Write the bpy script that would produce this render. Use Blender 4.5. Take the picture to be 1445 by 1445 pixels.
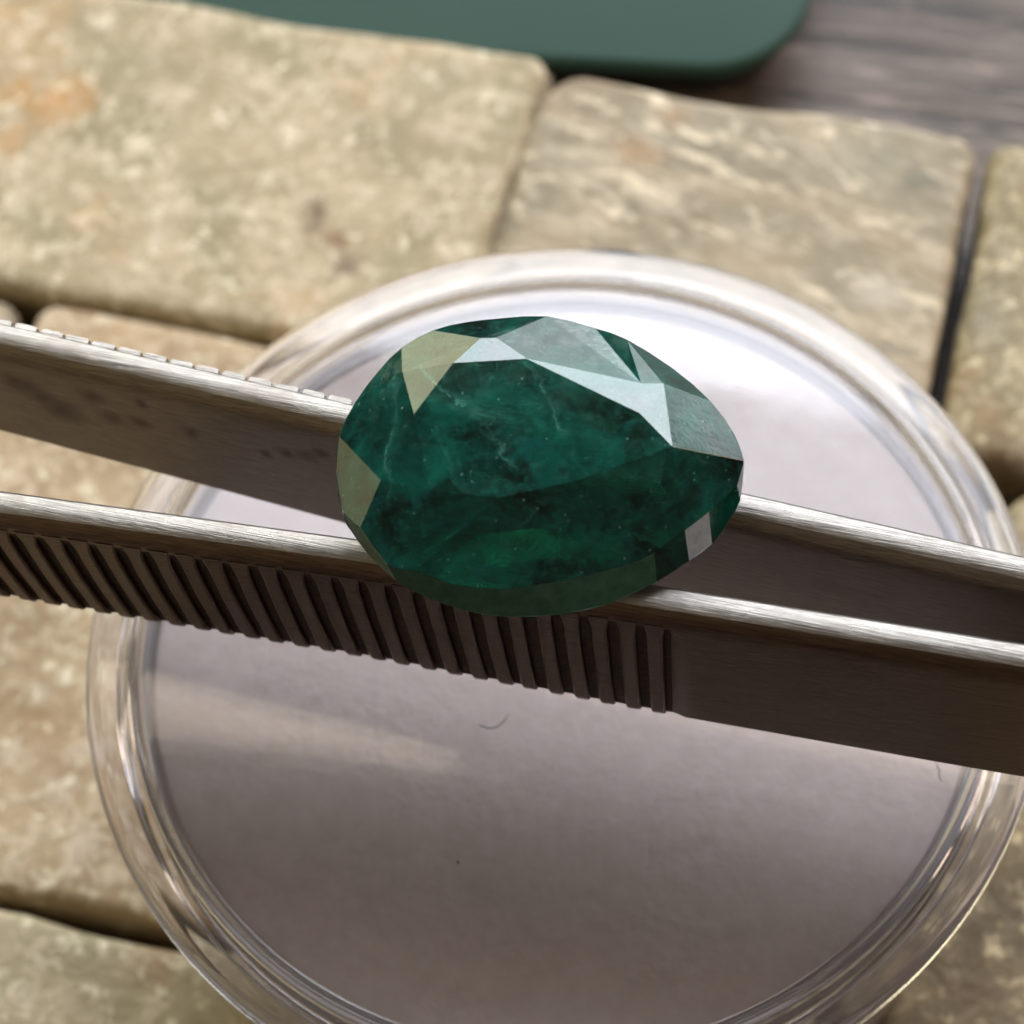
import bpy, bmesh, math, random
from mathutils import Vector, Quaternion, Euler, noise
random.seed(7)
for o in list(bpy.data.objects): bpy.data.objects.remove(o)
S = 0.001                       # everything below is written in millimetres
sc = bpy.context.scene
COL = sc.collection
R = math.radians

# ------------------------------------------------------------------ camera
cam_d = bpy.data.cameras.new('camera'); cam = bpy.data.objects.new('camera', cam_d); COL.objects.link(cam)
cam.location = (-1.23*S, -44.47*S, 118.23*S)
cam.rotation_mode = 'QUATERNION'
cam.rotation_quaternion = Euler((R(90-61.05), 0, 0)).to_quaternion() @ Quaternion((0, 0, 1), R(-7.22))
cam_d.sensor_width = 36; cam_d.lens = 90
cam_d.clip_start = 0.005; cam_d.clip_end = 20
cam_d.dof.use_dof = True
cam_d.dof.focus_distance = 0.089
cam_d.dof.aperture_fstop = 70
sc.camera = cam

# ------------------------------------------------------------------ dim room + window light
w = bpy.data.worlds.new('World'); sc.world = w; w.use_nodes = True
bg = w.node_tree.nodes['Background']
bg.inputs['Color'].default_value = (1.0, 0.82, 0.70, 1); bg.inputs['Strength'].default_value = 0.06

def area_lamp(name, az0, az1, el0, el1, dist, radiance, color, roll=0, target=(0, 0, 0.035)):
    """A rectangular lamp spanning the given azimuths (from +Y towards +X) and elevations."""
    az, el = R((az0+az1)/2), R((el0+el1)/2)
    d = Vector((math.sin(az)*math.cos(el), math.cos(az)*math.cos(el), math.sin(el)))
    wd = 2*dist*math.tan(R((az1-az0)/2))*math.cos(el); ht = 2*dist*math.tan(R((el1-el0)/2))
    l = bpy.data.lights.new(name, 'AREA'); l.shape = 'RECTANGLE'; l.size = wd; l.size_y = ht
    l.energy = radiance*math.pi*wd*ht; l.color = color
    o = bpy.data.objects.new(name, l); COL.objects.link(o)
    o.location = Vector(target) + d*dist
    o.rotation_euler = ((-d).to_track_quat('-Z', 'Y') @ Quaternion((0, 0, 1), R(roll))).to_euler()
    return o
area_lamp('window_light', -11.5, 52, 27, 51, 0.9, 7.6, (0.90, 0.94, 1.0))            # the bright window behind
area_lamp('window_sky_light', -15, 50, 51.2, 58, 0.9, 9.4, (0.90, 0.93, 1.0))         # open sky near its top
area_lamp('window_top_light', -30, 44, 58.2, 63.5, 0.9, 3.4, (0.90, 0.92, 1.0))      # its shaded top
area_lamp('window_lower_light', -11.5, 56, 5, 26.5, 0.9, 2.8, (0.92, 0.96, 1.0))       # duller view at the foot of it
area_lamp('warm_wall_light', -41, -12.5, 5, 46, 0.85, 3.3, (1.0, 0.90, 0.58))        # sunlit wall left of the window
area_lamp('wall_above_window', -40, 60, 64.9, 67.9, 0.9, 2.4, (1.0, 0.82, 0.64), -5)
area_lamp('room_left', -145, -61, 4, 33, 1.0, 0.95, (1.0, 0.82, 0.44))               # bright side of the room
area_lamp('right_fill', 72, 114, 4, 46, 1.2, 3.2, (1.0, 0.76, 0.56))               # added fill from the right, lifts the dark foam

sc.view_settings.view_transform = 'Standard'; sc.view_settings.look = 'None'
sc.view_settings.exposure = 0; sc.view_settings.gamma = 1
cy = sc.cycles
cy.max_bounces = 12; cy.transmission_bounces = 10; cy.glossy_bounces = 6; cy.diffuse_bounces = 3; cy.transparent_max_bounces = 8
cy.use_adaptive_sampling = True; cy.adaptive_threshold = 0.05; cy.use_denoising = True
cy.caustics_refractive = True; cy.caustics_reflective = False; cy.blur_glossy = 0.3
cy.sample_clamp_indirect = 6

# ------------------------------------------------------------------ helpers
def obj(name, verts, faces, mat, parent=None, smooth=False):
    me = bpy.data.meshes.new(name)
    me.from_pydata([(v[0]*S, v[1]*S, v[2]*S) for v in verts], [], faces)
    bm = bmesh.new(); bm.from_mesh(me)
    bmesh.ops.triangulate(bm, faces=[f for f in bm.faces if len(f.verts) > 60], ngon_method='BEAUTY')
    bmesh.ops.recalc_face_normals(bm, faces=bm.faces); bm.to_mesh(me); bm.free()
    if smooth: me.polygons.foreach_set('use_smooth', [True]*len(me.polygons))
    me.materials.append(mat)
    o = bpy.data.objects.new(name, me); COL.objects.link(o)
    if parent: o.parent = parent
    return o
def tag(o, label, cat, group=None):
    o['label'] = label; o['category'] = cat
    if group: o['group'] = group
    return o
def empty(name, loc=(0, 0, 0)):
    o = bpy.data.objects.new(name, None); COL.objects.link(o); o.empty_display_size = .005
    return o
def auto_smooth(o, deg):
    me = o.data
    bm = bmesh.new(); bm.from_mesh(me)
    for e in bm.edges: e.smooth = e.calc_face_angle(3.2) < R(deg)
    for f in bm.faces: f.smooth = True
    bm.to_mesh(me); bm.free()

class N:
    """small node-graph builder"""
    def __init__(s, name):
        s.m = bpy.data.materials.new(name); s.m.use_nodes = True
        s.t = s.m.node_tree; s.b = s.t.nodes['Principled BSDF']; s.out = s.t.nodes['Material Output']
    def n(s, typ, **kw):
        nd = s.t.nodes.new(typ)
        ins = kw.pop('ins', {})
        for k, v in kw.items(): setattr(nd, k, v)
        for k, v in ins.items(): s.set(nd.inputs[k], v)
        return nd
    def set(s, sock, v):
        if isinstance(v, bpy.types.NodeSocket): s.t.links.new(v, sock)
        else: sock.default_value = v
    def coord(s, scale=(1, 1, 1), rot=(0, 0, 0), loc=(0, 0, 0)):
        tc = s.n('ShaderNodeTexCoord')
        mp = s.n('ShaderNodeMapping', ins={'Scale': [k/S for k in scale], 'Rotation': rot})
        mp2 = s.n('ShaderNodeMapping', ins={'Location': loc})
        s.t.links.new(tc.outputs['Object'], mp.inputs['Vector']); s.t.links.new(mp.outputs[0], mp2.inputs['Vector'])
        return mp2.outputs[0]
    def noise(s, vec, scale, detail=4, rough=.55, dist=0.0):
        return s.n('ShaderNodeTexNoise', ins={'Vector': vec, 'Scale': scale, 'Detail': detail, 'Roughness': rough, 'Distortion': dist}).outputs['Fac']
    def ramp(s, fac, stops, interp='LINEAR'):
        r = s.n('ShaderNodeValToRGB', ins={'Fac': fac}); cr = r.color_ramp; cr.interpolation = interp
        while len(cr.elements) < len(stops): cr.elements.new(.5)
        for e, (p, c) in zip(cr.elements, stops):
            e.position = p; e.color = (c, c, c, 1) if isinstance(c, (int, float)) else (*c, 1)
        return r.outputs['Color']
    def mix(s, fac, a, b, mode='MIX'):
        m = s.n('ShaderNodeMix', data_type='RGBA', blend_type=mode)
        s.set(m.inputs[0], fac); s.set(m.inputs[6], a if not isinstance(a, tuple) else (*a, 1)); s.set(m.inputs[7], b if not isinstance(b, tuple) else (*b, 1))
        return m.outputs[2]
    def math(s, op, a, b=0.0, clamp=False):
        m = s.n('ShaderNodeMath', operation=op, use_clamp=clamp); s.set(m.inputs[0], a); s.set(m.inputs[1], b); return m.outputs[0]
    def bump(s, h, strength, dist, normal=None):
        b = s.n('ShaderNodeBump', ins={'Height': h, 'Strength': strength, 'Distance': dist*S})
        if normal: s.t.links.new(normal, b.inputs['Normal'])
        return b.outputs['Normal']
    def p(s, **kw):
        for k, v in kw.items():
            k = k.replace('_', ' ')
            s.set(s.b.inputs[k], (*v, 1) if isinstance(v, tuple) and len(v) == 3 and s.b.inputs[k].type == 'RGBA' else v)
        return s

# ------------------------------------------------------------------ materials
def stone_material(name, seed, base, light, dark, stain, stain_amt, streak=1.0, spots=()):
    g = N(name); v0 = g.coord(); v = g.coord(loc=(seed*13.1, seed*7.7, seed*3.3))
    if streak != 1.0:
        v = g.n('ShaderNodeMapping', ins={'Vector': g.n('ShaderNodeMapping', ins={'Vector': v, 'Rotation': (0, 0, R(34))}).outputs[0], 'Scale': (streak, 1, 1)}).outputs[0]
    big, mid, fine = g.noise(v, .17, 5, .6, .7), g.noise(v, .62, 5, .62, .9), g.noise(v, 1.0, 5, .65, .4)
    c = g.mix(g.ramp(big, [(.40, 0), (.60, 1)]), base, dark)
    c = g.mix(g.math('MULTIPLY', g.ramp(mid, [(.50, 0), (.62, 1)]), .85), c, light)
    c = g.mix(g.math('MULTIPLY', g.ramp(g.noise(v, .11, 3, .55, .3), [(.60-stain_amt, 0), (.74-stain_amt, 1)]), .6), c, stain)
    wob = g.math('MULTIPLY', g.math('SUBTRACT', g.noise(v, .7, 6, .72), .5), 5.0)
    for x, y, r, col in spots:                       # stains and crystals with a place of their own
        d = g.n('ShaderNodeVectorMath', operation='DISTANCE', ins={0: g.n('ShaderNodeVectorMath', operation='MULTIPLY', ins={0: v0, 1: (1, 1, 0)}).outputs[0], 1: (x, y, 0)}).outputs['Value']
        m = g.n('ShaderNodeMapRange', ins={'Value': g.math('ADD', d, wob), 'From Min': r*1.9, 'From Max': r*.2, 'To Min': 0.0, 'To Max': .75})
        c = g.mix(m.outputs[0], c, col)
    c = g.mix(g.math('MULTIPLY', g.ramp(fine, [(.55, 0), (.66, 1)]), .85), c, tuple(min(.85, k*1.55) for k in light))
    c = g.mix(g.math('MULTIPLY', g.ramp(g.noise(v, .62, 5, .7, 1.2), [(.60, 0), (.70, 1)]), .5), c, tuple(k*.5 for k in dark))
    c = g.mix(1.0, c, (.94, .865, .77), 'MULTIPLY')
    pit = g.ramp(g.noise(v, 1.5, 6, .7), [(.28, 0), (.5, 1)])
    return g.p(Base_Color=c, Roughness=.6, Normal=g.bump(pit, .35, .22, g.bump(mid, .45, .4))).m
def wood_material():
    g = N('weathered_wood'); v = g.coord(rot=(0, 0, R(17)))
    st = g.n('ShaderNodeMapping', ins={'Vector': v, 'Scale': (.06, .60, .5)}).outputs[0]
    a = g.noise(st, .8, 6, .7, .6); b = g.noise(st, 3.1, 4, .6, .3)
    c = g.mix(g.ramp(a, [(.35, 0), (.65, 1)]), (.018, .0135, .0105), (.15, .115, .095))
    c = g.mix(g.ramp(b, [(.55, 0), (.72, 1)]), c, (.34, .27, .24))
    return g.p(Base_Color=c, Roughness=.55, Normal=g.bump(a, .7, .4)).m
def case_material():
    g = N('green_case_coating'); v = g.coord()
    c = g.mix(g.noise(v, .08, 3), (.034, .076, .064), (.041, .088, .074))
    return g.p(Base_Color=c, Roughness=.55, Specular_IOR_Level=.12, Normal=g.bump(g.noise(v, 6, 2), .15, .03)).m
def clear_plastic(name, rough, tint, clear):
    g = N(name); v = g.coord()
    n1 = g.noise(v, .25, 2); scratch = g.noise(g.n('ShaderNodeMapping', ins={'Vector': v, 'Scale': (6, .35, 1), 'Rotation': (0, 0, .6)}).outputs[0], 1.5, 3, .7)
    r = g.math('MULTIPLY_ADD', g.ramp(g.noise(v, 1.6, 4, .7), [(.5, 0), (.75, 1)]), .05); r.node.inputs[2].default_value = rough
    return g.p(Base_Color=tint, Roughness=r, IOR=1.55, Transmission_Weight=clear, Normal=g.bump(n1, .12, .06, g.bump(scratch, .03, .02))).m
def foam_material():
    g = N('white_foam'); v = g.coord()
    c = g.mix(g.ramp(g.noise(v, .9, 3, .6), [(.35, 0), (.7, 1)]), (.73, .635, .585), (.81, .715, .665))
    c = g.mix(g.math('MULTIPLY', g.ramp(g.noise(v, 1.7, 3, .55), [(.50, 0), (.72, 1)]), .55), c, (.80, .76, .75))
    return g.p(Base_Color=c, Roughness=.95, Normal=g.bump(g.noise(v, 1.4, 3, .6), .3, .2)).m
RUST = [(-18.48, 7.48, 38.54, 0.34), (-17.42, 7.03, 37.35, 0.42), (-18.02, 7.28, 37.99, 0.30), (-18.92, 7.66, 38.70, 0.30), (-16.00, 6.42, 38.91, 0.25), (-15.47, 6.19, 37.63, 0.22), (-14.41, 5.74, 37.77, 0.20), (-14.13, 5.62, 39.27, 0.15), (-9.10, 3.47, 38.07, 0.18), (-8.44, 3.18, 38.29, 0.20), (-7.76, 2.89, 38.72, 0.16), (-12.56, 4.95, 37.97, 0.20), (-9.92, 3.82, 37.68, 0.15)]
def steel_material(name, base, rough, rust):
    g = N(name); v = g.coord(rot=(0, 0, R(20)))
    br = g.n('ShaderNodeMapping', ins={'Vector': v, 'Scale': (.10, 9, 9)}).outputs[0]
    fine = g.noise(br, 2.2, 5, .7)
    c = g.mix(g.ramp(fine, [(.3, 0), (.7, 1)]), tuple(k*.42 for k in base), tuple(k*1.25 for k in base))
    blot = g.noise(v, .5, 4, .65)
    c = g.mix(g.math('MULTIPLY', g.ramp(blot, [(.5, 0), (.75, 1)]), .35), c, (.17, .125, .095))
    metal = 1.0; r = g.math('MULTIPLY_ADD', fine, .22); r.node.inputs[2].default_value = rough
    if rust:
        v0 = g.coord(); wobr = g.math('MULTIPLY', g.math('SUBTRACT', g.noise(v0, 1.8, 6, .75), .5), 1.1); m = 0.0
        for x, y, z, rr in RUST:
            d = g.n('ShaderNodeVectorMath', operation='DISTANCE', ins={0: v0, 1: (x, y, z)}).outputs['Value']
            k = g.n('ShaderNodeMapRange', ins={'Value': g.math('ADD', d, wobr), 'From Min': rr*2.8, 'From Max': rr*.2, 'To Min': 0.0, 'To Max': 1.0}).outputs[0]
            m = g.math('MAXIMUM', m, k)
        c = g.mix(m, c, (.060, .022, .007)); metal = g.math('SUBTRACT', 1.0, g.math('MULTIPLY', m, .8))
    return g.p(Base_Color=c, Metallic=metal, Roughness=r, Normal=g.bump(fine, .5, .06)).m
def groove_material():
    g = N('groove_dirt'); v = g.coord()
    n = g.noise(v, 5, 5, .7)
    c = g.mix(g.ramp(n, [(.4, 0), (.75, 1)]), (.018, .008, .005), (.085, .042, .024))
    return g.p(Base_Color=c, Metallic=.35, Roughness=.6, Normal=g.bump(n, .8, .08)).m
FRACT = [  # healed fractures: normal, offset, run, from, to, waviness, width, strength
    (.858, .514, -1.78, .514, -.858, -3.7, 1.0, 2.2, .075, 1.0), (.933, .359, .57, .359, -.933, -1.85, 1.1, 1.8, .065, .85),
    (.985, -.174, -4.89, -.174, -.985, -1.9, 2.8, 1.4, .065, .95), (.71, .704, -1.21, .704, -.71, -2.6, -.8, 2.0, .07, .85),
    (-.688, .725, -2.27, .725, .688, -3.6, -1.2, 2.0, .07, .6), (.378, .926, -.17, .926, -.378, 4.3, 6.0, 1.6, .08, .7)]
def gem_material():
    g = N('emerald'); v = g.coord()
    big = g.noise(v, .33, 4, .6, .8); mid = g.noise(v, 1.1, 5, .62, .5); fine = g.noise(v, 3.4, 3, .6)
    c = g.mix(g.ramp(big, [(.36, 0), (.66, 1)]), (.0003, .009, .0065), (.0010, .105, .078))
    c = g.mix(g.math('MULTIPLY', g.ramp(mid, [(.5, 0), (.75, 1)]), .55), c, (.003, .135, .118))
    # pale healed fractures: a few wavering planes through the stone
    wob = g.noise(v, .55, 6, .68)
    gatn = g.ramp(g.noise(v, 1.1, 4, .65), [(.38, .15), (.56, 1)])
    def fracture(nx, ny, c0, tx, ty, t0, t1, amp, width, k):
        dot = lambda q: g.n('ShaderNodeVectorMath', operation='DOT_PRODUCT', ins={0: v, 1: q}).outputs['Value']
        d = g.math('ABSOLUTE', g.math('ADD', g.math('SUBTRACT', dot((nx, ny, .12)), c0+.12*44.4), g.math('MULTIPLY', g.math('SUBTRACT', wob, .5), amp)))
        a = g.math('ABSOLUTE', g.math('SUBTRACT', dot((tx, ty, 0)), (t0+t1)/2))
        ends = g.n('ShaderNodeMapRange', ins={'Value': a, 'From Min': (t1-t0)*.62, 'From Max': (t1-t0)*.42}).outputs[0]
        return g.math('MULTIPLY', g.math('MULTIPLY', g.ramp(d, [(0, k), (width, k*.25), (width*2.6, 0)]), gatn), ends)
    vn = 0.0
    for q in FRACT: vn = g.math('MAXIMUM', vn, fracture(*q))
    c = g.mix(g.math('MULTIPLY', vn, .72), c, (.09, .31, .26))
    # bright little inclusions
    vo = g.n('ShaderNodeTexVoronoi', ins={'Vector': v, 'Scale': 1.35, 'Randomness': 1.0})
    sp = g.ramp(g.math('ADD', vo.outputs['Distance'], g.math('MULTIPLY', fine, .16)), [(.115, 1), (.175, 0)])
    rnd = g.n('ShaderNodeSeparateColor', ins={'Color': vo.outputs['Color']}).outputs[0]
    sp = g.math('MULTIPLY', sp, g.ramp(rnd, [(.62, 0), (.66, 1)]))
    vo2 = g.n('ShaderNodeTexVoronoi', ins={'Vector': v, 'Scale': 3.4, 'Randomness': 1.0})
    rnd2 = g.n('ShaderNodeSeparateColor', ins={'Color': vo2.outputs['Color']}).outputs[0]
    sp2 = g.math('MULTIPLY', g.ramp(g.math('ADD', vo2.outputs['Distance'], g.math('MULTIPLY', fine, .2)), [(.16, 1), (.30, 0)]), g.ramp(rnd2, [(.60, 0), (.70, 1)]))
    sp = g.math('MAXIMUM', sp, g.math('MULTIPLY', sp2, .5))
    c = g.mix(g.math('MULTIPLY', g.ramp(fine, [(.50, 0), (.66, 1)]), .45), c, (.008, .12, .10))
    c = g.mix(g.math('MULTIPLY', g.ramp(g.noise(v, 2.1, 4, .65, .4), [(.30, 1), (.46, 0)]), .6), c, (.0006, .012, .009))
    c = g.mix(g.math('MULTIPLY', sp, .8), c, (.24, .52, .45))
    scr = g.noise(g.n('ShaderNodeMapping', ins={'Vector': v, 'Scale': (1, 3, 1), 'Rotation': (0, 0, .9)}).outputs[0], 1.6, 4, .7)
    r = g.math('MULTIPLY_ADD', g.ramp(g.noise(v, 1.4, 5, .7), [(.45, 0), (.8, 1)]), .16); r.node.inputs[2].default_value = .07
    g.p(Base_Color=c, Roughness=r, IOR=1.58, Subsurface_Weight=.12, Subsurface_Scale=.6*S, Normal=g.bump(scr, .04, .03, g.bump(fine, .10, .04)))
    g.b.inputs['Subsurface Radius'].default_value = (.15, 1.0, .7)
    g.b.inputs['Specular IOR Level'].default_value = .92
    gl = g.n('ShaderNodeBsdfGlass', ins={'Color': (.80, 1.0, .95, 1), 'Roughness': .06, 'IOR': 1.75})
    cloud = g.n('ShaderNodeMapRange', ins={'Value': g.noise(v, .8, 5, .65, .6), 'From Min': .35, 'From Max': .68, 'To Min': .48, 'To Max': .88}).outputs[0]
    cloud = g.math('MAXIMUM', cloud, g.math('MAXIMUM', vn, sp))
    mx = g.n('ShaderNodeMixShader'); g.set(mx.inputs[0], cloud)
    g.t.links.new(gl.outputs[0], mx.inputs[1]); g.t.links.new(g.b.outputs[0], mx.inputs[2]); g.t.links.new(mx.outputs[0], g.out.inputs['Surface'])
    ab = g.n('ShaderNodeVolumeAbsorption', ins={'Color': (.02, .66, .52, 1), 'Density': 600.0})
    g.t.links.new(ab.outputs[0], g.out.inputs['Volume'])
    return g.m

M_wood = wood_material(); M_case = case_material(); M_foam = foam_material()
M_lid = clear_plastic('clear_lid_plastic', .035, (.93, .925, .965), .935); M_cup = clear_plastic('clear_cup_plastic', .14, (.88, .87, .96), .62)
M_steel = steel_material('brushed_steel', (.19, .130, .098), .20, False); M_rust = steel_material('rust_spotted_steel', (.25, .205, .165), .24, True)
M_edge = steel_material('bright_edge_steel', (.43, .41, .385), .27, False)  # paler worn edges; window highlight partly put into the steel colour
M_groove = groove_material(); M_gem = gem_material()
def frosted(name, a, b, rough):
    g = N(name); v = g.coord(); n = g.noise(v, 1.8, 5, .7)
    return g.p(Base_Color=g.mix(g.ramp(n, [(.35, 0), (.7, 1)]), a, b), Roughness=rough, Normal=g.bump(n, .3, .06)).m
M_girdle = frosted('ground_girdle', (.018, .066, .047), (.045, .115, .085), .42)
M_chip = frosted('chipped_facet', (.24, .30, .36), (.38, .44, .52), .45)

# ------------------------------------------------------------------ wood table top
n = 2
wt = obj('wood_table', [(-160, -120, 0), (160, -120, 0), (160, 200, 0), (-160, 200, 0), (-160, -120, -18), (160, -120, -18), (160, 200, -18), (-160, 200, -18)],
    [(0, 1, 2, 3), (7, 6, 5, 4), (0, 4, 5, 1), (1, 5, 6, 2), (2, 6, 7, 3), (3, 7, 4, 0)], M_wood)
wt['kind'] = 'structure'

# ------------------------------------------------------------------ rounded slabs
def rounded_contour(hx, hy, r, m=112):
    """m points round a rounded rectangle of half sizes hx, hy"""
    pts = []; q = m//4
    for cx, cy_, a0 in ((hx-r, hy-r, 0), (-hx+r, hy-r, 90), (-hx+r, -hy+r, 180), (hx-r, -hy+r, 270)):
        k = q//2
        for i in range(k+1): a = R(a0+90*i/k); pts.append((cx+r*math.cos(a), cy_+r*math.sin(a)))
        nx_, ny_ = {0: (-hx+r, hy), 90: (-hx, -hy+r), 180: (hx-r, -hy), 270: (hx, hy-r)}[a0]
        x0, y0 = pts[-1]; k2 = q-k-1
        for i in range(1, k2+1): t = i/(k2+1); pts.append((x0+(nx_-x0)*t, y0+(ny_-y0)*t))
    return pts
def slab(hx, hy, thick, corner, edge, wob, rough, seed, rings=9, m=112):
    """rounded block, top at z=0; wob = outline waviness, rough = relief of the top"""
    V, F = [], []
    prof = [(edge*.35, -thick), (0, -thick+edge*.5), (0, -thick*.5)]
    prof += [(edge*(1-math.cos(R(a))), -edge*(1-math.sin(R(a)))) for a in (0, 18, 36, 54, 72, 90)]
    mn = min(hx, hy)
    prof += [(edge+(mn*.992-edge)*i/rings, 0) for i in range(1, rings+1)]
    so = Vector((seed*17.3, seed*5.1, seed*9.7))
    for ins, z in prof:
        c = rounded_contour(hx-ins, hy-ins, max(corner-ins, min(.4, (mn-ins)*.5)), m)
        for x, y in c:
            p = Vector((x, y, z))
            w2 = wob*max(0, 1-ins/3)
            d = noise.noise_vector(p*.14+so)*w2*1.6 + noise.noise_vector(p*.5+so)*w2*.5
            zz = rough*(noise.noise(p*.16+so)*1.6+noise.noise(p*.6+so)*.6+noise.noise(p*1.7+so)*.25) if z > -thick*.6 else 0
            V.append((x+d.x, y+d.y, z+zz))
    k = len(prof)
    for i in range(k-1):
        for j in range(m):
            a, b = i*m+j, i*m+(j+1) % m; F.append((a, b, b+m, a+m))
    F.append(tuple(range(m))[::-1]); F.append(tuple(range((k-1)*m, k*m)))
    return V, F

# ------------------------------------------------------------------ stone mosaic (tile frame turned 20 degrees)
ang = R(-20); ca, sa = math.cos(ang), math.sin(ang)
mosaic = empty('stone_tile_panel')
tag(mosaic, 'panel of tumbled beige stone tiles in staggered rows under the round jar', 'stone tiles')
pal = [((.46, .41, .295), (.59, .54, .44), (.36, .335, .22), (.55, .36, .16)),
       ((.40, .355, .265), (.52, .49, .41), (.24, .23, .175), (.42, .29, .18)),
       ((.36, .32, .20), (.47, .44, .33), (.24, .21, .12), (.33, .21, .09)),
       ((.47, .385, .265), (.60, .53, .43), (.37, .285, .18), (.48, .33, .18)),
       ((.25, .21, .125), (.36, .32, .22), (.13, .105, .06), (.22, .14, .06))]
spots = {0: [(-25.1, 46.3, 0.90, (0.5, 0.3, 0.1)), (-23.5, 45.3, 1.30, (0.52, 0.3, 0.09)), (-21.9, 46.0, 0.90, (0.5, 0.29, 0.1)), (-26.0, 43.2, 0.80, (0.5, 0.31, 0.12)), (-9.6, 35.7, 0.55, (0.1, 0.055, 0.03)), (-8.8, 34.0, 0.60, (0.22, 0.13, 0.07)), (-8.1, 32.2, 0.60, (0.14, 0.09, 0.06)), (-19.5, 47.8, 1.50, (0.3, 0.29, 0.18)), (-2.2, 43.3, 1.20, (0.34, 0.32, 0.22))], 1: [(10.0, 39.5, 0.70, (0.40, 0.28, 0.17)), (8.0, 37.2, 0.90, (0.39, 0.28, 0.17)), (7.6, 40.1, 1.20, (0.26, 0.24, 0.17)), (20.3, 34.8, 2.20, (0.27, 0.28, 0.23)), (21.8, 33.1, 0.70, (0.13, 0.135, 0.105)), (10.9, 32.8, 0.90, (0.22, 0.19, 0.13)), (17.2, 27.8, 1.30, (0.28, 0.27, 0.22)), (18.8, 26.9, 0.90, (0.55, 0.54, 0.5))], 2: [(22.6, 18.4, 1.20, (0.27, 0.19, 0.09)), (23.4, 16.2, 1.20, (0.16, 0.1, 0.05)), (24.2, 24.5, 1.40, (0.26, 0.25, 0.19))], 7: [(-25.4, 8.4, 1.60, (0.36, 0.25, 0.14)), (-23.7, 5.6, 1.30, (0.33, 0.24, 0.15)), (-24.3, 5.0, 0.50, (0.62, 0.56, 0.48)), (-26.1, 7.0, 0.60, (0.62, 0.56, 0.48)), (-23.2, 2.0, 0.60, (0.64, 0.58, 0.52)), (-24.8, 10.0, 0.45, (0.6, 0.54, 0.45)), (-23.0, 6.6, 0.50, (0.6, 0.54, 0.46))], 9: [(17.8, -7.3, 2.00, (0.1, 0.078, 0.04)), (19.1, -4.1, 1.20, (0.15, 0.12, 0.06)), (16.2, -10.4, 1.50, (0.13, 0.09, 0.05))], 10: [(-19.9, -4.2, 0.90, (0.32, 0.21, 0.12)), (-22.1, -5.4, 1.40, (0.3, 0.27, 0.18))]}
tiles = [  # u0, u1, v0, v1, top, palette, stain
    (-48, -11.5, 22.9, 43.0, 8.2, 0, .04), (-11.4, 12.0, 22.6, 42.3, 8.0, 1, .03), (12.8, 38, 22.8, 42.5, 7.9, 2, .03),
    (-60, -35.0, 9.4, 22.5, 7.3, 1, -.05), (-34.2, -4, 9.4, 22.5, 7.6, 3, .06), (-3.3, 16, 9.5, 22.1, 7.5, 1, .0), (16.8, 46, 9.5, 22.0, 7.5, 2, -.04),
    (-52, -5.4, -9.0, 8.8, 7.9, 3, .01), (-4.7, 14, -9.2, 8.8, 7.8, 0, 0), (14.7, 44, -9.0, 8.8, 7.8, 4, .04),
    (-46, -2, -27, -9.8, 8.1, 0, -.02), (-1.3, 36, -27, -9.9, 7.9, 2, 0)]
for i, (u0, u1, v0, v1, top, pi_, st) in enumerate(tiles):
    b, l, d, s = pal[pi_]; l = tuple(k*1.06 for k in l); d = tuple(k*.9 for k in d)
    V, F = slab((u1-u0)/2, (v1-v0)/2, top-.05, (1.3, 2.0, 1.6, 1.2)[i % 4], (.85, .7, .95)[i % 3], .30, .15, i+1)
    cu, cv = (u0+u1)/2, (v0+v1)/2
    V = [(ca*(x+cu)-sa*(y+cv), sa*(x+cu)+ca*(y+cv), z+top) for x, y, z in V]
    obj('tile', V, F, stone_material('tumbled_stone_%d' % i, i+1, b, l, d, s, st, .45 if i == 1 else 1.0, spots.get(i, ())), mosaic, smooth=True)

# grit packed in the tight joint between the two far tiles
g = N('joint_grit'); M_grit = g.p(Base_Color=g.ramp(g.noise(g.coord(), 1.6, 5, .7), [(.3, (.16, .12, .08)), (.7, (.36, .30, .22))]), Roughness=.9).m
V, F = slab(.32, 9.6, 5.0, .2, .1, .06, .1, 40, rings=2, m=64)
V = [(ca*(x-11.45)-sa*(y+32.6), sa*(x-11.45)+ca*(y+32.6), z+7.45) for x, y, z in V]
obj('joint_grit', V, F, M_grit, mosaic, smooth=True)

# ------------------------------------------------------------------ green case on the wood
case = empty('phone_case'); tag(case, 'flat dark green case with a rounded corner lying behind the stone tiles', 'case')
th = R(-13); c2, s2 = math.cos(th), math.sin(th)
cx, cy_ = 18.0, 44.0            # its near right corner (before rounding)
def case_part(name, hx, hy, thick, corner, edge, top, mat):
    V, F = slab(hx, hy, thick, corner, edge, 0, 0, 0, rings=3, m=160)
    V = [(cx+c2*(x-36)-s2*(y+70), cy_+s2*(x-36)+c2*(y+70), z+top) for x, y, z in V]
    obj(name, V, F, mat, case, smooth=True)
g = N('case_side_shade'); M_side_shade = g.p(Base_Color=g.mix(g.noise(g.coord(), .5, 2), (.010, .010, .010), (.016, .015, .014)), Roughness=.6).m  # near-black: the shadow below the cover is put into this colour
case_part('cover', 36, 70, 1.0, 6.0, .4, 4.2, M_case)
case_part('body', 34.6, 68.6, 3.1, 4.8, .3, 3.18, M_side_shade)

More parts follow.
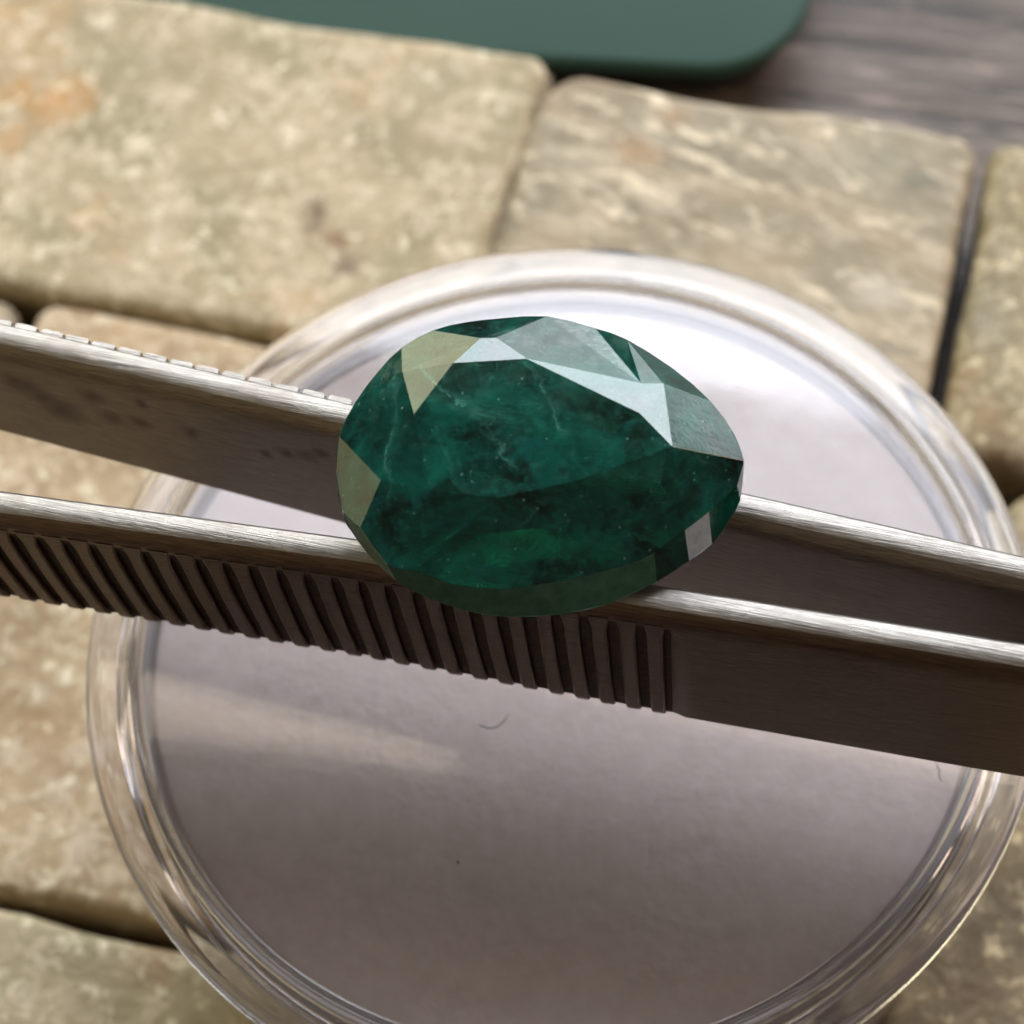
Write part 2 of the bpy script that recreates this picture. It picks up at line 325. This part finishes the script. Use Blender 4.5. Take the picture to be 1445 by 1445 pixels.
# ------------------------------------------------------------------ jar
def lathe(name, prof, mat, parent, seg=192, close=True, deg=35):
    V, F, ring = [], [], []
    for r, z in prof:
        if r < 1e-6: ring.append([len(V)]); V.append((0, 0, z))
        else:
            ring.append(list(range(len(V), len(V)+seg)))
            V += [(r*math.cos(2*math.pi*j/seg), r*math.sin(2*math.pi*j/seg), z) for j in range(seg)]
    k = len(prof)
    for i in range(k if close else k-1):
        a, b = ring[i], ring[(i+1) % k]
        if len(a) == 1 and len(b) == 1: continue
        for j in range(seg):
            j2 = (j+1) % seg
            if len(a) == 1: F.append((a[0], b[j], b[j2]))
            elif len(b) == 1: F.append((a[j], b[0], a[j2]))
            else: F.append((a[j], b[j], b[j2], a[j2]))
    o = obj(name, V, F, mat, parent); auto_smooth(o, deg); return o
ZL = 27.0
jar = empty('gem_jar'); tag(jar, 'round clear plastic jar with flat lid standing on the stone tiles under the tweezers', 'jar')
arc = lambda cx, cz, r, a0, a1, k=5: [(cx+r*math.cos(R(a0+(a1-a0)*i/k)), cz+r*math.sin(R(a0+(a1-a0)*i/k))) for i in range(k+1)]
lid = [(0, -.06), (10, -.06), (16.0, -.06), (16.45, -.06), (16.6, -.06), (16.8, -.04), (16.9, .04), (17.0, .07), (17.1, .04), (17.2, -.02), (17.3, -.02), (17.6, -.02), (18.1, -.02), (18.35, -.02)] \
    + arc(18.45, -.57, .55, 90, 0, 6) + arc(18.8, -1.1, .2, 0, -90, 3) + [(18.7, -1.3), (18.5, -1.25), (18.0, -1.2), (17.85, -1.2), (17.75, -1.3), (17.7, -3.6), (17.6, -3.75), (17.35, -3.75), (17.25, -3.6), (17.2, -1.3), (17.1, -1.2), (17.0, -1.2), (16.5, -1.2), (10, -1.2), (0, -1.2)]
lathe('lid', [(r, z+ZL) for r, z in lid], M_lid, jar)
cup = [(17.0, -1.7), (17.08, -1.9), (17.05, -3.9), (17.3, -4.2), (17.25, -4.6), (16.95, -4.9), (16.5, -18.4), (16.2, -18.85), (15.6, -19.0), (0, -19.0), (0, -17.6), (15.4, -17.6), (15.7, -17.2), (16.62, -3), (16.65, -1.75), (16.7, -1.5), (16.9, -1.5)]
lathe('cup', [(r, z+ZL) for r, z in cup], M_cup, jar)
foam = [(0, -1.75), (8, -1.73), (14, -1.75), (15.9, -1.78), (16.35, -1.9), (16.5, -2.2), (15.2, -17.0), (14.8, -17.35), (0, -17.4)]
fo = lathe('foam_disc', [(r, z+ZL) for r, z in foam], M_foam, None, close=False)
tag(fo, 'white round foam pad filling the clear jar beneath its lid', 'foam pad')

# ------------------------------------------------------------------ tweezers
tw = empty('tweezers'); tag(tw, 'open stainless steel tweezers with ridged grips held across the jar carrying the green gem', 'tweezers')
ZT = ZL+13.8
def lerp(tab, x):
    for (x0, y0), (x1, y1) in zip(tab, tab[1:]):
        if x <= x1 or (x1, y1) == tab[-1]: return y0+(y1-y0)*(x-x0)/(x1-x0)
inner_front = [(-40, 8.35), (-19.0, 1.95), (-6.6, -1.78), (3.4, -5.03), (15.1, -8.88), (48, -19.3)]
outer_back = [(-40, 18.0), (-18.9, 9.05), (-6.3, 3.66), (15.8, -5.68), (48, -18.1)]
zb_tab = [(-40, 7.9), (-20.4, 7.2), (-12, 6.65), (2.3, 5.65), (15.6, 5.3), (48, 5.0)]
G0, PITCH, NG = 3.95, .935, 36           # last groove, spacing, how many
TH, REC = 1.28, .18
def arm(name, tab, side, mat, ridge_top, n_ridge, label=None):
    """tab: y of the edge of the top that is farther from the camera; side -1: ridged face to -Y, +1: to +Y"""
    st = [-40+k*.5 for k in range(177)]
    V, F, mats = [], [], []
    prev = None
    loops = []
    for x in st:
        y = lerp(tab, x); dy = (lerp(tab, x+.3)-lerp(tab, x-.3))/.6
        nrm = Vector((-dy, 1, 0)).normalized()          # points to +Y
        zb = lerp(zb_tab, x)+ZL
        g = 1.0 if G0-PITCH*(n_ridge+.5) < x < G0+.2 else 0.0
        h = TH
        # cross-section, from far top round to near; d = distance from the far face towards -Y
        pf = [(.0, ZT-.42), (.06, ZT-.2), (.2, ZT-.05), (.42, ZT), (h-.62, ZT-.02), (h-.34, ZT-.12), (h-.12, ZT-.34), (h-.03, ZT-.6), (h, ZT-.95)]
        near = [(h, ZT-1.5), (h, zb+.25), (h-.12, zb+.06), (h-.3, zb)]
        far = [(.3, zb), (.12, zb+.06), (0, zb+.25), (0, ZT-1.5), (0, ZT-.95)]
        if g and side < 0: near = [(h-REC, ZT-1.6), (h-REC, zb+.12), (h-REC-.03, zb+.03), (h-REC-.1, zb)]
        if g and side > 0: far = [(REC+.2, zb), (REC+.08, zb+.06), (REC, zb+.2), (REC, ZT-1.3), (.03, ZT-.75)]
        loop = [(x-nrm.x*d, y-nrm.y*d, z) for d, z in pf+near+far]
        loops.append((loop, g)); V += loop
    m = len(loops[0][0])
    for i in range(len(st)-1):
        for j in range(m):
            a, b = i*m+j, i*m+(j+1) % m
            F.append((a, b, b+m, a+m))
            gz = loops[i][1] and loops[i+1][1]
            rec = gz and ((side < 0 and 8 <= j <= 12) or (side > 0 and 12 <= j <= 17))
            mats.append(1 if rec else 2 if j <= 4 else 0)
    F.append(tuple(range(m))); mats.append(0); F.append(tuple(range((len(st)-1)*m, len(st)*m))[::-1]); mats.append(0)
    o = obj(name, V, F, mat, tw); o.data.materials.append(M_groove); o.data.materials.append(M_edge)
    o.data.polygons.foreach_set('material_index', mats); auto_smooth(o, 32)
    if label: o['label'] = label
    # ridges between the grooves, each slightly curved and leaning
    for k in range(n_ridge):
        x1, x0 = G0-PITCH*k-.165, G0-PITCH*(k+1)+.165
        xc = (x0+x1)/2; hw = (x1-x0)/2
        lean = (.08+.026*k if k < 24 else .70)+random.uniform(-.04, .04); xc += random.uniform(-.02, .02)
        zb = lerp(zb_tab, xc)+ZL+.0; ztop = ZT-ridge_top
        V2, F2 = [], []
        T = [0, .06, .14, .3, .5, .7, .86, .95, 1]
        for t in T:
            z = ztop+(zb-ztop)*t
            xx = xc+lean*(t*t*.75+t*.25)
            wdt = hw+(.15*max(0, 1-t/.14)**1.3)+random.uniform(-.012, .012)
            y = lerp(tab, xx); dy = (lerp(tab, xx+.3)-lerp(tab, xx-.3))/.6
            nrm = Vector((-dy, 1, 0)).normalized(); tan = Vector((1, dy, 0)).normalized()
            fl = .0 if side < 0 else .0
            proud = (.02 if side < 0 else .28)*min(1, t/.06+.45)*(1 if t < .93 else .3) + (-.10 if t == 1 else 0)
            base = TH-REC-.12 if side < 0 else REC+.12
            out = TH+proud if side < 0 else -proud
            for off, d in ((-wdt, base), (-wdt+.035, out-.05*(1 if side < 0 else -1)), (-wdt+.11, out), (wdt-.11, out), (wdt-.035, out-.05*(1 if side < 0 else -1)), (wdt, base)):
                p = Vector((xx, y, z))+tan*off-nrm*d
                V2.append(tuple(p))
        q = 6
        for i in range(len(T)-1):
            for j in range(q): a, b = i*q+j, i*q+(j+1) % q; F2.append((a, b, b+q, a+q))
        F2.append(tuple(range(q))); F2.append(tuple(range((len(T)-1)*q, len(T)*q))[::-1])
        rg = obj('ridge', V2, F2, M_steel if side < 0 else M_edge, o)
    return o
back_arm = arm('arm', outer_back, 1, M_rust, .20, 34, 'far tweezer arm with rust spots on its inner face')
front_arm = arm('arm', inner_front, -1, M_steel, .80, 34, 'near tweezer arm with the dark ridged grip facing out')

# ------------------------------------------------------------------ gemstone
GV = {'T0': (-4.092, 0.399, 44.688), 'T1': (-2.559, 2.090, 44.926), 'T2': (-0.090, 1.908, 44.901), 'T3': (3.435, -0.576, 44.551), 'T4': (4.346, -1.903, 44.365), 'T5': (1.060, -2.676, 44.256), 'T6': (-1.674, -2.938, 44.220), 'T7': (-3.815, -2.372, 44.299), 'A': (-4.332, 2.305, 44.415), 'B': (-1.024, 2.932, 44.822), 'B0': (-1.551, 3.010, 44.823), 'Cc': (3.651, 0.692, 44.360), 'D': (-5.475, -1.467, 43.806), 'D2': (4.396, 0.677, 44.206), 'O0': (-6.790, 0.898, 43.105), 'O1': (-6.080, 2.027, 43.382), 'O2': (-5.155, 2.966, 43.697), 'O3': (-4.279, 3.499, 44.115), 'O4': (-3.167, 3.946, 44.249), 'O5': (-2.047, 4.239, 44.037), 'O6': (-0.813, 4.259, 43.991), 'O7': (0.819, 3.994, 44.153), 'O8': (2.409, 3.370, 43.978), 'O9': (3.467, 3.084, 43.450), 'O10': (4.895, 1.850, 43.176), 'O11': (5.955, 0.229, 43.403), 'O12': (6.611, -1.070, 43.096), 'O13': (6.751, -2.045, 43.054), 'M0': (-7.017, -0.313, 42.815), 'M1': (-6.906, -1.871, 42.731), 'M2': (-6.363, -2.746, 43.031), 'M3': (-5.588, -4.227, 42.955), 'M4': (-4.672, -4.578, 42.914), 'M5': (-3.488, -5.033, 42.536), 'M6': (-1.940, -5.304, 42.269), 'M7': (0.161, -5.267, 42.242), 'M8': (2.324, -4.952, 42.181), 'M9': (3.322, -4.656, 42.271), 'M10': (4.429, -4.119, 42.544), 'M11': (5.327, -3.547, 42.559), 'M12': (6.406, -2.762, 42.650), 'L0': (-7.017, -0.357, 42.843), 'L1': (-6.936, -1.824, 42.454), 'L2': (-6.713, -2.334, 42.012), 'L3': (-6.240, -3.178, 41.867), 'L4': (-5.349, -4.580, 42.329), 'L5': (-4.586, -5.016, 41.972), 'L6': (-3.284, -5.562, 41.572), 'L7': (-1.851, -5.887, 41.282), 'L8': (0.028, -5.971, 41.132), 'L9': (1.662, -5.765, 41.063), 'L10': (3.324, -5.251, 41.235), 'L11': (4.485, -4.722, 41.416), 'L12': (5.362, -4.181, 41.397), 'L13': (6.067, -3.491, 41.764), 'L14': (6.498, -3.010, 42.082), 'L15': (6.745, -2.101, 42.911), 'O0_O1': (-6.481, 1.497, 43.217), 'O1_O2': (-5.629, 2.540, 43.520), 'O2_O3': (-4.730, 3.286, 43.882), 'O3_O4': (-3.740, 3.775, 44.163), 'O4_O5': (-2.616, 4.150, 44.107), 'O5_O6': (-1.462, 4.282, 43.994), 'O6_O7': (-0.017, 4.204, 44.024), 'O7_O8': (1.653, 3.723, 44.047), 'O8_O9': (2.949, 3.292, 43.679), 'O9_O10': (4.181, 2.552, 43.263), 'O10_O11': (5.480, 1.080, 43.227), 'O11_O12': (6.345, -0.430, 43.216), 'O12_O13': (6.723, -1.630, 43.055), 'L15_L14': (6.649, -2.524, 42.501), 'L14_L13': (6.309, -3.278, 41.919), 'L13_L12': (5.740, -3.842, 41.579), 'L12_L11': (4.950, -4.467, 41.404), 'L11_L10': (3.954, -4.982, 41.326), 'L10_L9': (2.522, -5.534, 41.146), 'L9_L8': (0.858, -5.912, 41.091), 'L8_L7': (-0.924, -5.967, 41.201), 'L7_L6': (-2.603, -5.759, 41.422), 'L6_L5': (-3.977, -5.298, 41.771), 'L5_L4': (-4.997, -4.821, 42.147), 'L4_L3': (-5.812, -3.899, 42.095), 'L3_L2': (-6.515, -2.732, 41.943), 'L2_L1': (-6.848, -2.122, 42.227), 'L1_L0': (-7.006, -1.129, 42.643), 'L0_O0': (-6.954, 0.293, 42.978), 'M0_M1': (-6.989, -1.050, 42.758), 'M1_M2': (-6.669, -2.298, 42.857), 'M2_M3': (-5.995, -3.498, 42.980), 'M3_M4': (-5.152, -4.434, 42.913), 'M4_M5': (-4.112, -4.805, 42.727), 'M5_M6': (-2.760, -5.193, 42.384), 'M6_M7': (-0.920, -5.310, 42.236), 'M7_M8': (1.297, -5.118, 42.196), 'M8_M9': (2.876, -4.815, 42.209), 'M9_M10': (3.882, -4.395, 42.400), 'M10_M11': (4.880, -3.838, 42.546), 'M11_M12': (5.911, -3.126, 42.605)}
GF = ['T0 T1 T2 T3 T4 T5 T6 T7', 'O3 O3_O4 O4 B0 T1 A', 'A T1 T0', 'T1 B0 B T2', 'O4 O4_O5 O5 O5_O6 O6 O6_O7 O7 B B0', 'B O7 O7_O8 O8 Cc', 'T2 B Cc', 'T2 Cc T3', 'O8 O8_O9 O9 Cc', 'Cc O9 D2', 'D2 O9 O9_O10 O10', 'D2 O10 O10_O11 O11', 'Cc D2 T4 T3', 'D2 O11 O11_O12 O12 O12_O13 O13 T4', 'O1 O1_O2 O2 O2_O3 O3 A', 'O0 O0_O1 O1 A T0 D', 'M0 O0 D M2 M1_M2 M1 M0_M1', 'T0 T7 D', 'D T7 M3 M2_M3 M2', 'T7 T6 M4 M3_M4 M3', 'T6 T5 M7 M6_M7 M6 M5_M6 M5 M4_M5 M4', 'T5 T4 M10 M9_M10 M9 M8_M9 M8 M7_M8 M7', 'T4 O13 M12 M11_M12 M11 M10_M11 M10', 'M0 M0_M1 M1 L1 L1_L0 L0', 'M1 M1_M2 M2 L2 L2_L1 L1', 'M2 M2_M3 M3 L4 L4_L3 L3 L3_L2 L2', 'M3 M3_M4 M4 L5 L5_L4 L4', 'M4 M4_M5 M5 L6 L6_L5 L5', 'M5 M5_M6 M6 L7 L7_L6 L6', 'M6 M6_M7 M7 L8 L8_L7 L7', 'M7 M7_M8 M8 L9 L9_L8 L8', 'M8 M8_M9 M9 L10 L10_L9 L9', 'M9 M9_M10 M10 L11 L11_L10 L10', 'M10 M10_M11 M11 L12 L12_L11 L11', 'M11 M11_M12 M12 L14 L14_L13 L13 L13_L12 L12', 'M12 O13 L15 L15_L14 L14']
idx = {k: i for i, k in enumerate(GV)}
verts = list(GV.values()); faces = [tuple(idx[q] for q in f.split()) for f in GF]
# pavilion: from the lower girdle ring down to a keel
ring = ['L0', 'L1_L0', 'L1', 'L2_L1', 'L2', 'L3_L2', 'L3', 'L4_L3', 'L4', 'L5_L4', 'L5', 'L6_L5', 'L6', 'L7_L6', 'L7', 'L8_L7', 'L8', 'L9_L8', 'L9', 'L10_L9', 'L10', 'L11_L10', 'L11', 'L12_L11', 'L12', 'L13_L12', 'L13', 'L14_L13', 'L14', 'L15_L14', 'L15', 'O13', 'O12_O13', 'O12', 'O11_O12', 'O11', 'O10_O11', 'O10', 'O9_O10', 'O9', 'O8_O9', 'O8', 'O7_O8', 'O7', 'O6_O7', 'O6', 'O5_O6', 'O5', 'O4_O5', 'O4', 'O3_O4', 'O3', 'O2_O3', 'O2', 'O1_O2', 'O1', 'O0_O1', 'O0', 'M0']
keel = [(-2.6, -1.5, 39.9), (1.6, -1.6, 39.9), (3.4, -1.8, 40.1)]
k0 = len(verts); verts += keel
rc = [idx[q] for q in ring]
rv = [Vector(verts[i]) for i in rc]
def near_keel(p): return min(range(3), key=lambda q: abs(p.x*.55-keel[q][0]))
for a in range(len(rc)):
    b = (a+1) % len(rc)
    ka, kb = near_keel(rv[a]), near_keel(rv[b])
    faces.append((rc[a], rc[b], k0+ka))
    if ka != kb: faces.append((rc[b], k0+kb, k0+ka))
gem = obj('gemstone', verts, faces, M_gem)
gem.data.materials.append(M_girdle); gem.data.materials.append(M_chip)
for i_, m_ in enumerate([0, 0, 0, 0, 0, 0, 0, 0, 0, 0, 0, 0, 0, 0, 0, 0, 0, 0, 0, 0, 0, 0, 0, 0, 1, 1, 1, 1, 1, 1, 1, 1, 0, 2, 0, 2]): gem.data.polygons[i_].material_index = m_   # frosted girdle, chipped facets
bm = bmesh.new(); bm.from_mesh(gem.data)
bmesh.ops.bevel(bm, geom=[e for e in bm.edges if e.calc_face_angle(0) > R(7)], offset=.038*S, segments=2, affect='EDGES', profile=.5, clamp_overlap=True)
bm.to_mesh(gem.data); bm.free()
tag(gem, 'dark green faceted pear-shaped gemstone resting across both tweezer arms', 'gemstone')

# ------------------------------------------------------------------ lint and specks on the lid
def strand(name, pts, r, mat, label, cat):
    V, F = [], []; q = 5
    for i, p in enumerate(pts):
        a = Vector(pts[max(0, i-1)]); b = Vector(pts[min(len(pts)-1, i+1)]); t = (b-a).normalized()
        s_ = t.cross(Vector((0, 0, 1))).normalized(); u_ = s_.cross(t)
        rr = r*(.55 if i in (0, len(pts)-1) else 1)
        for j in range(q):
            an = 2*math.pi*j/q; V.append(tuple(Vector(p)+s_*rr*math.cos(an)+u_*rr*math.sin(an)))
    for i in range(len(pts)-1):
        for j in range(q): a, b = i*q+j, i*q+(j+1) % q; F.append((a, b, b+q, a+q))
    F.append(tuple(range(q))); F.append(tuple(range((len(pts)-1)*q, len(pts)*q))[::-1])
    return tag(obj(name, V, F, mat, smooth=True), label, cat)
g = N('dark_lint'); M_lint = g.p(Base_Color=g.mix(g.noise(g.coord(), 3), (.035, .028, .024), (.06, .05, .045)), Roughness=.8).m
strand('hair', [(-3.53, -3.22, 26.96), (-3.21, -3.41, 26.96), (-2.88, -3.40, 26.96), (-2.57, -3.20, 26.96), (-2.34, -2.89, 26.96)], .022, M_lint, 'short curved dark hair on the lid below the gem', 'hair')
strand('hair', [(13.64, -7.03, 26.96), (13.69, -7.39, 26.96), (13.74, -7.52, 26.96), (13.65, -7.74, 26.96), (13.73, -7.99, 26.96)], .018, M_lint, 'kinked thin hair on the lid at the right below the tweezers', 'hair')
strand('dust_speck', [(-4.97, -8.69, 26.96), (-4.92, -8.76, 26.96), (-4.90, -8.82, 26.96)], .035, M_lint, 'single black dust speck on the front half of the lid', 'speck')
print('tris', sum(len(o.data.polygons) for o in bpy.data.objects if o.type == 'MESH'))
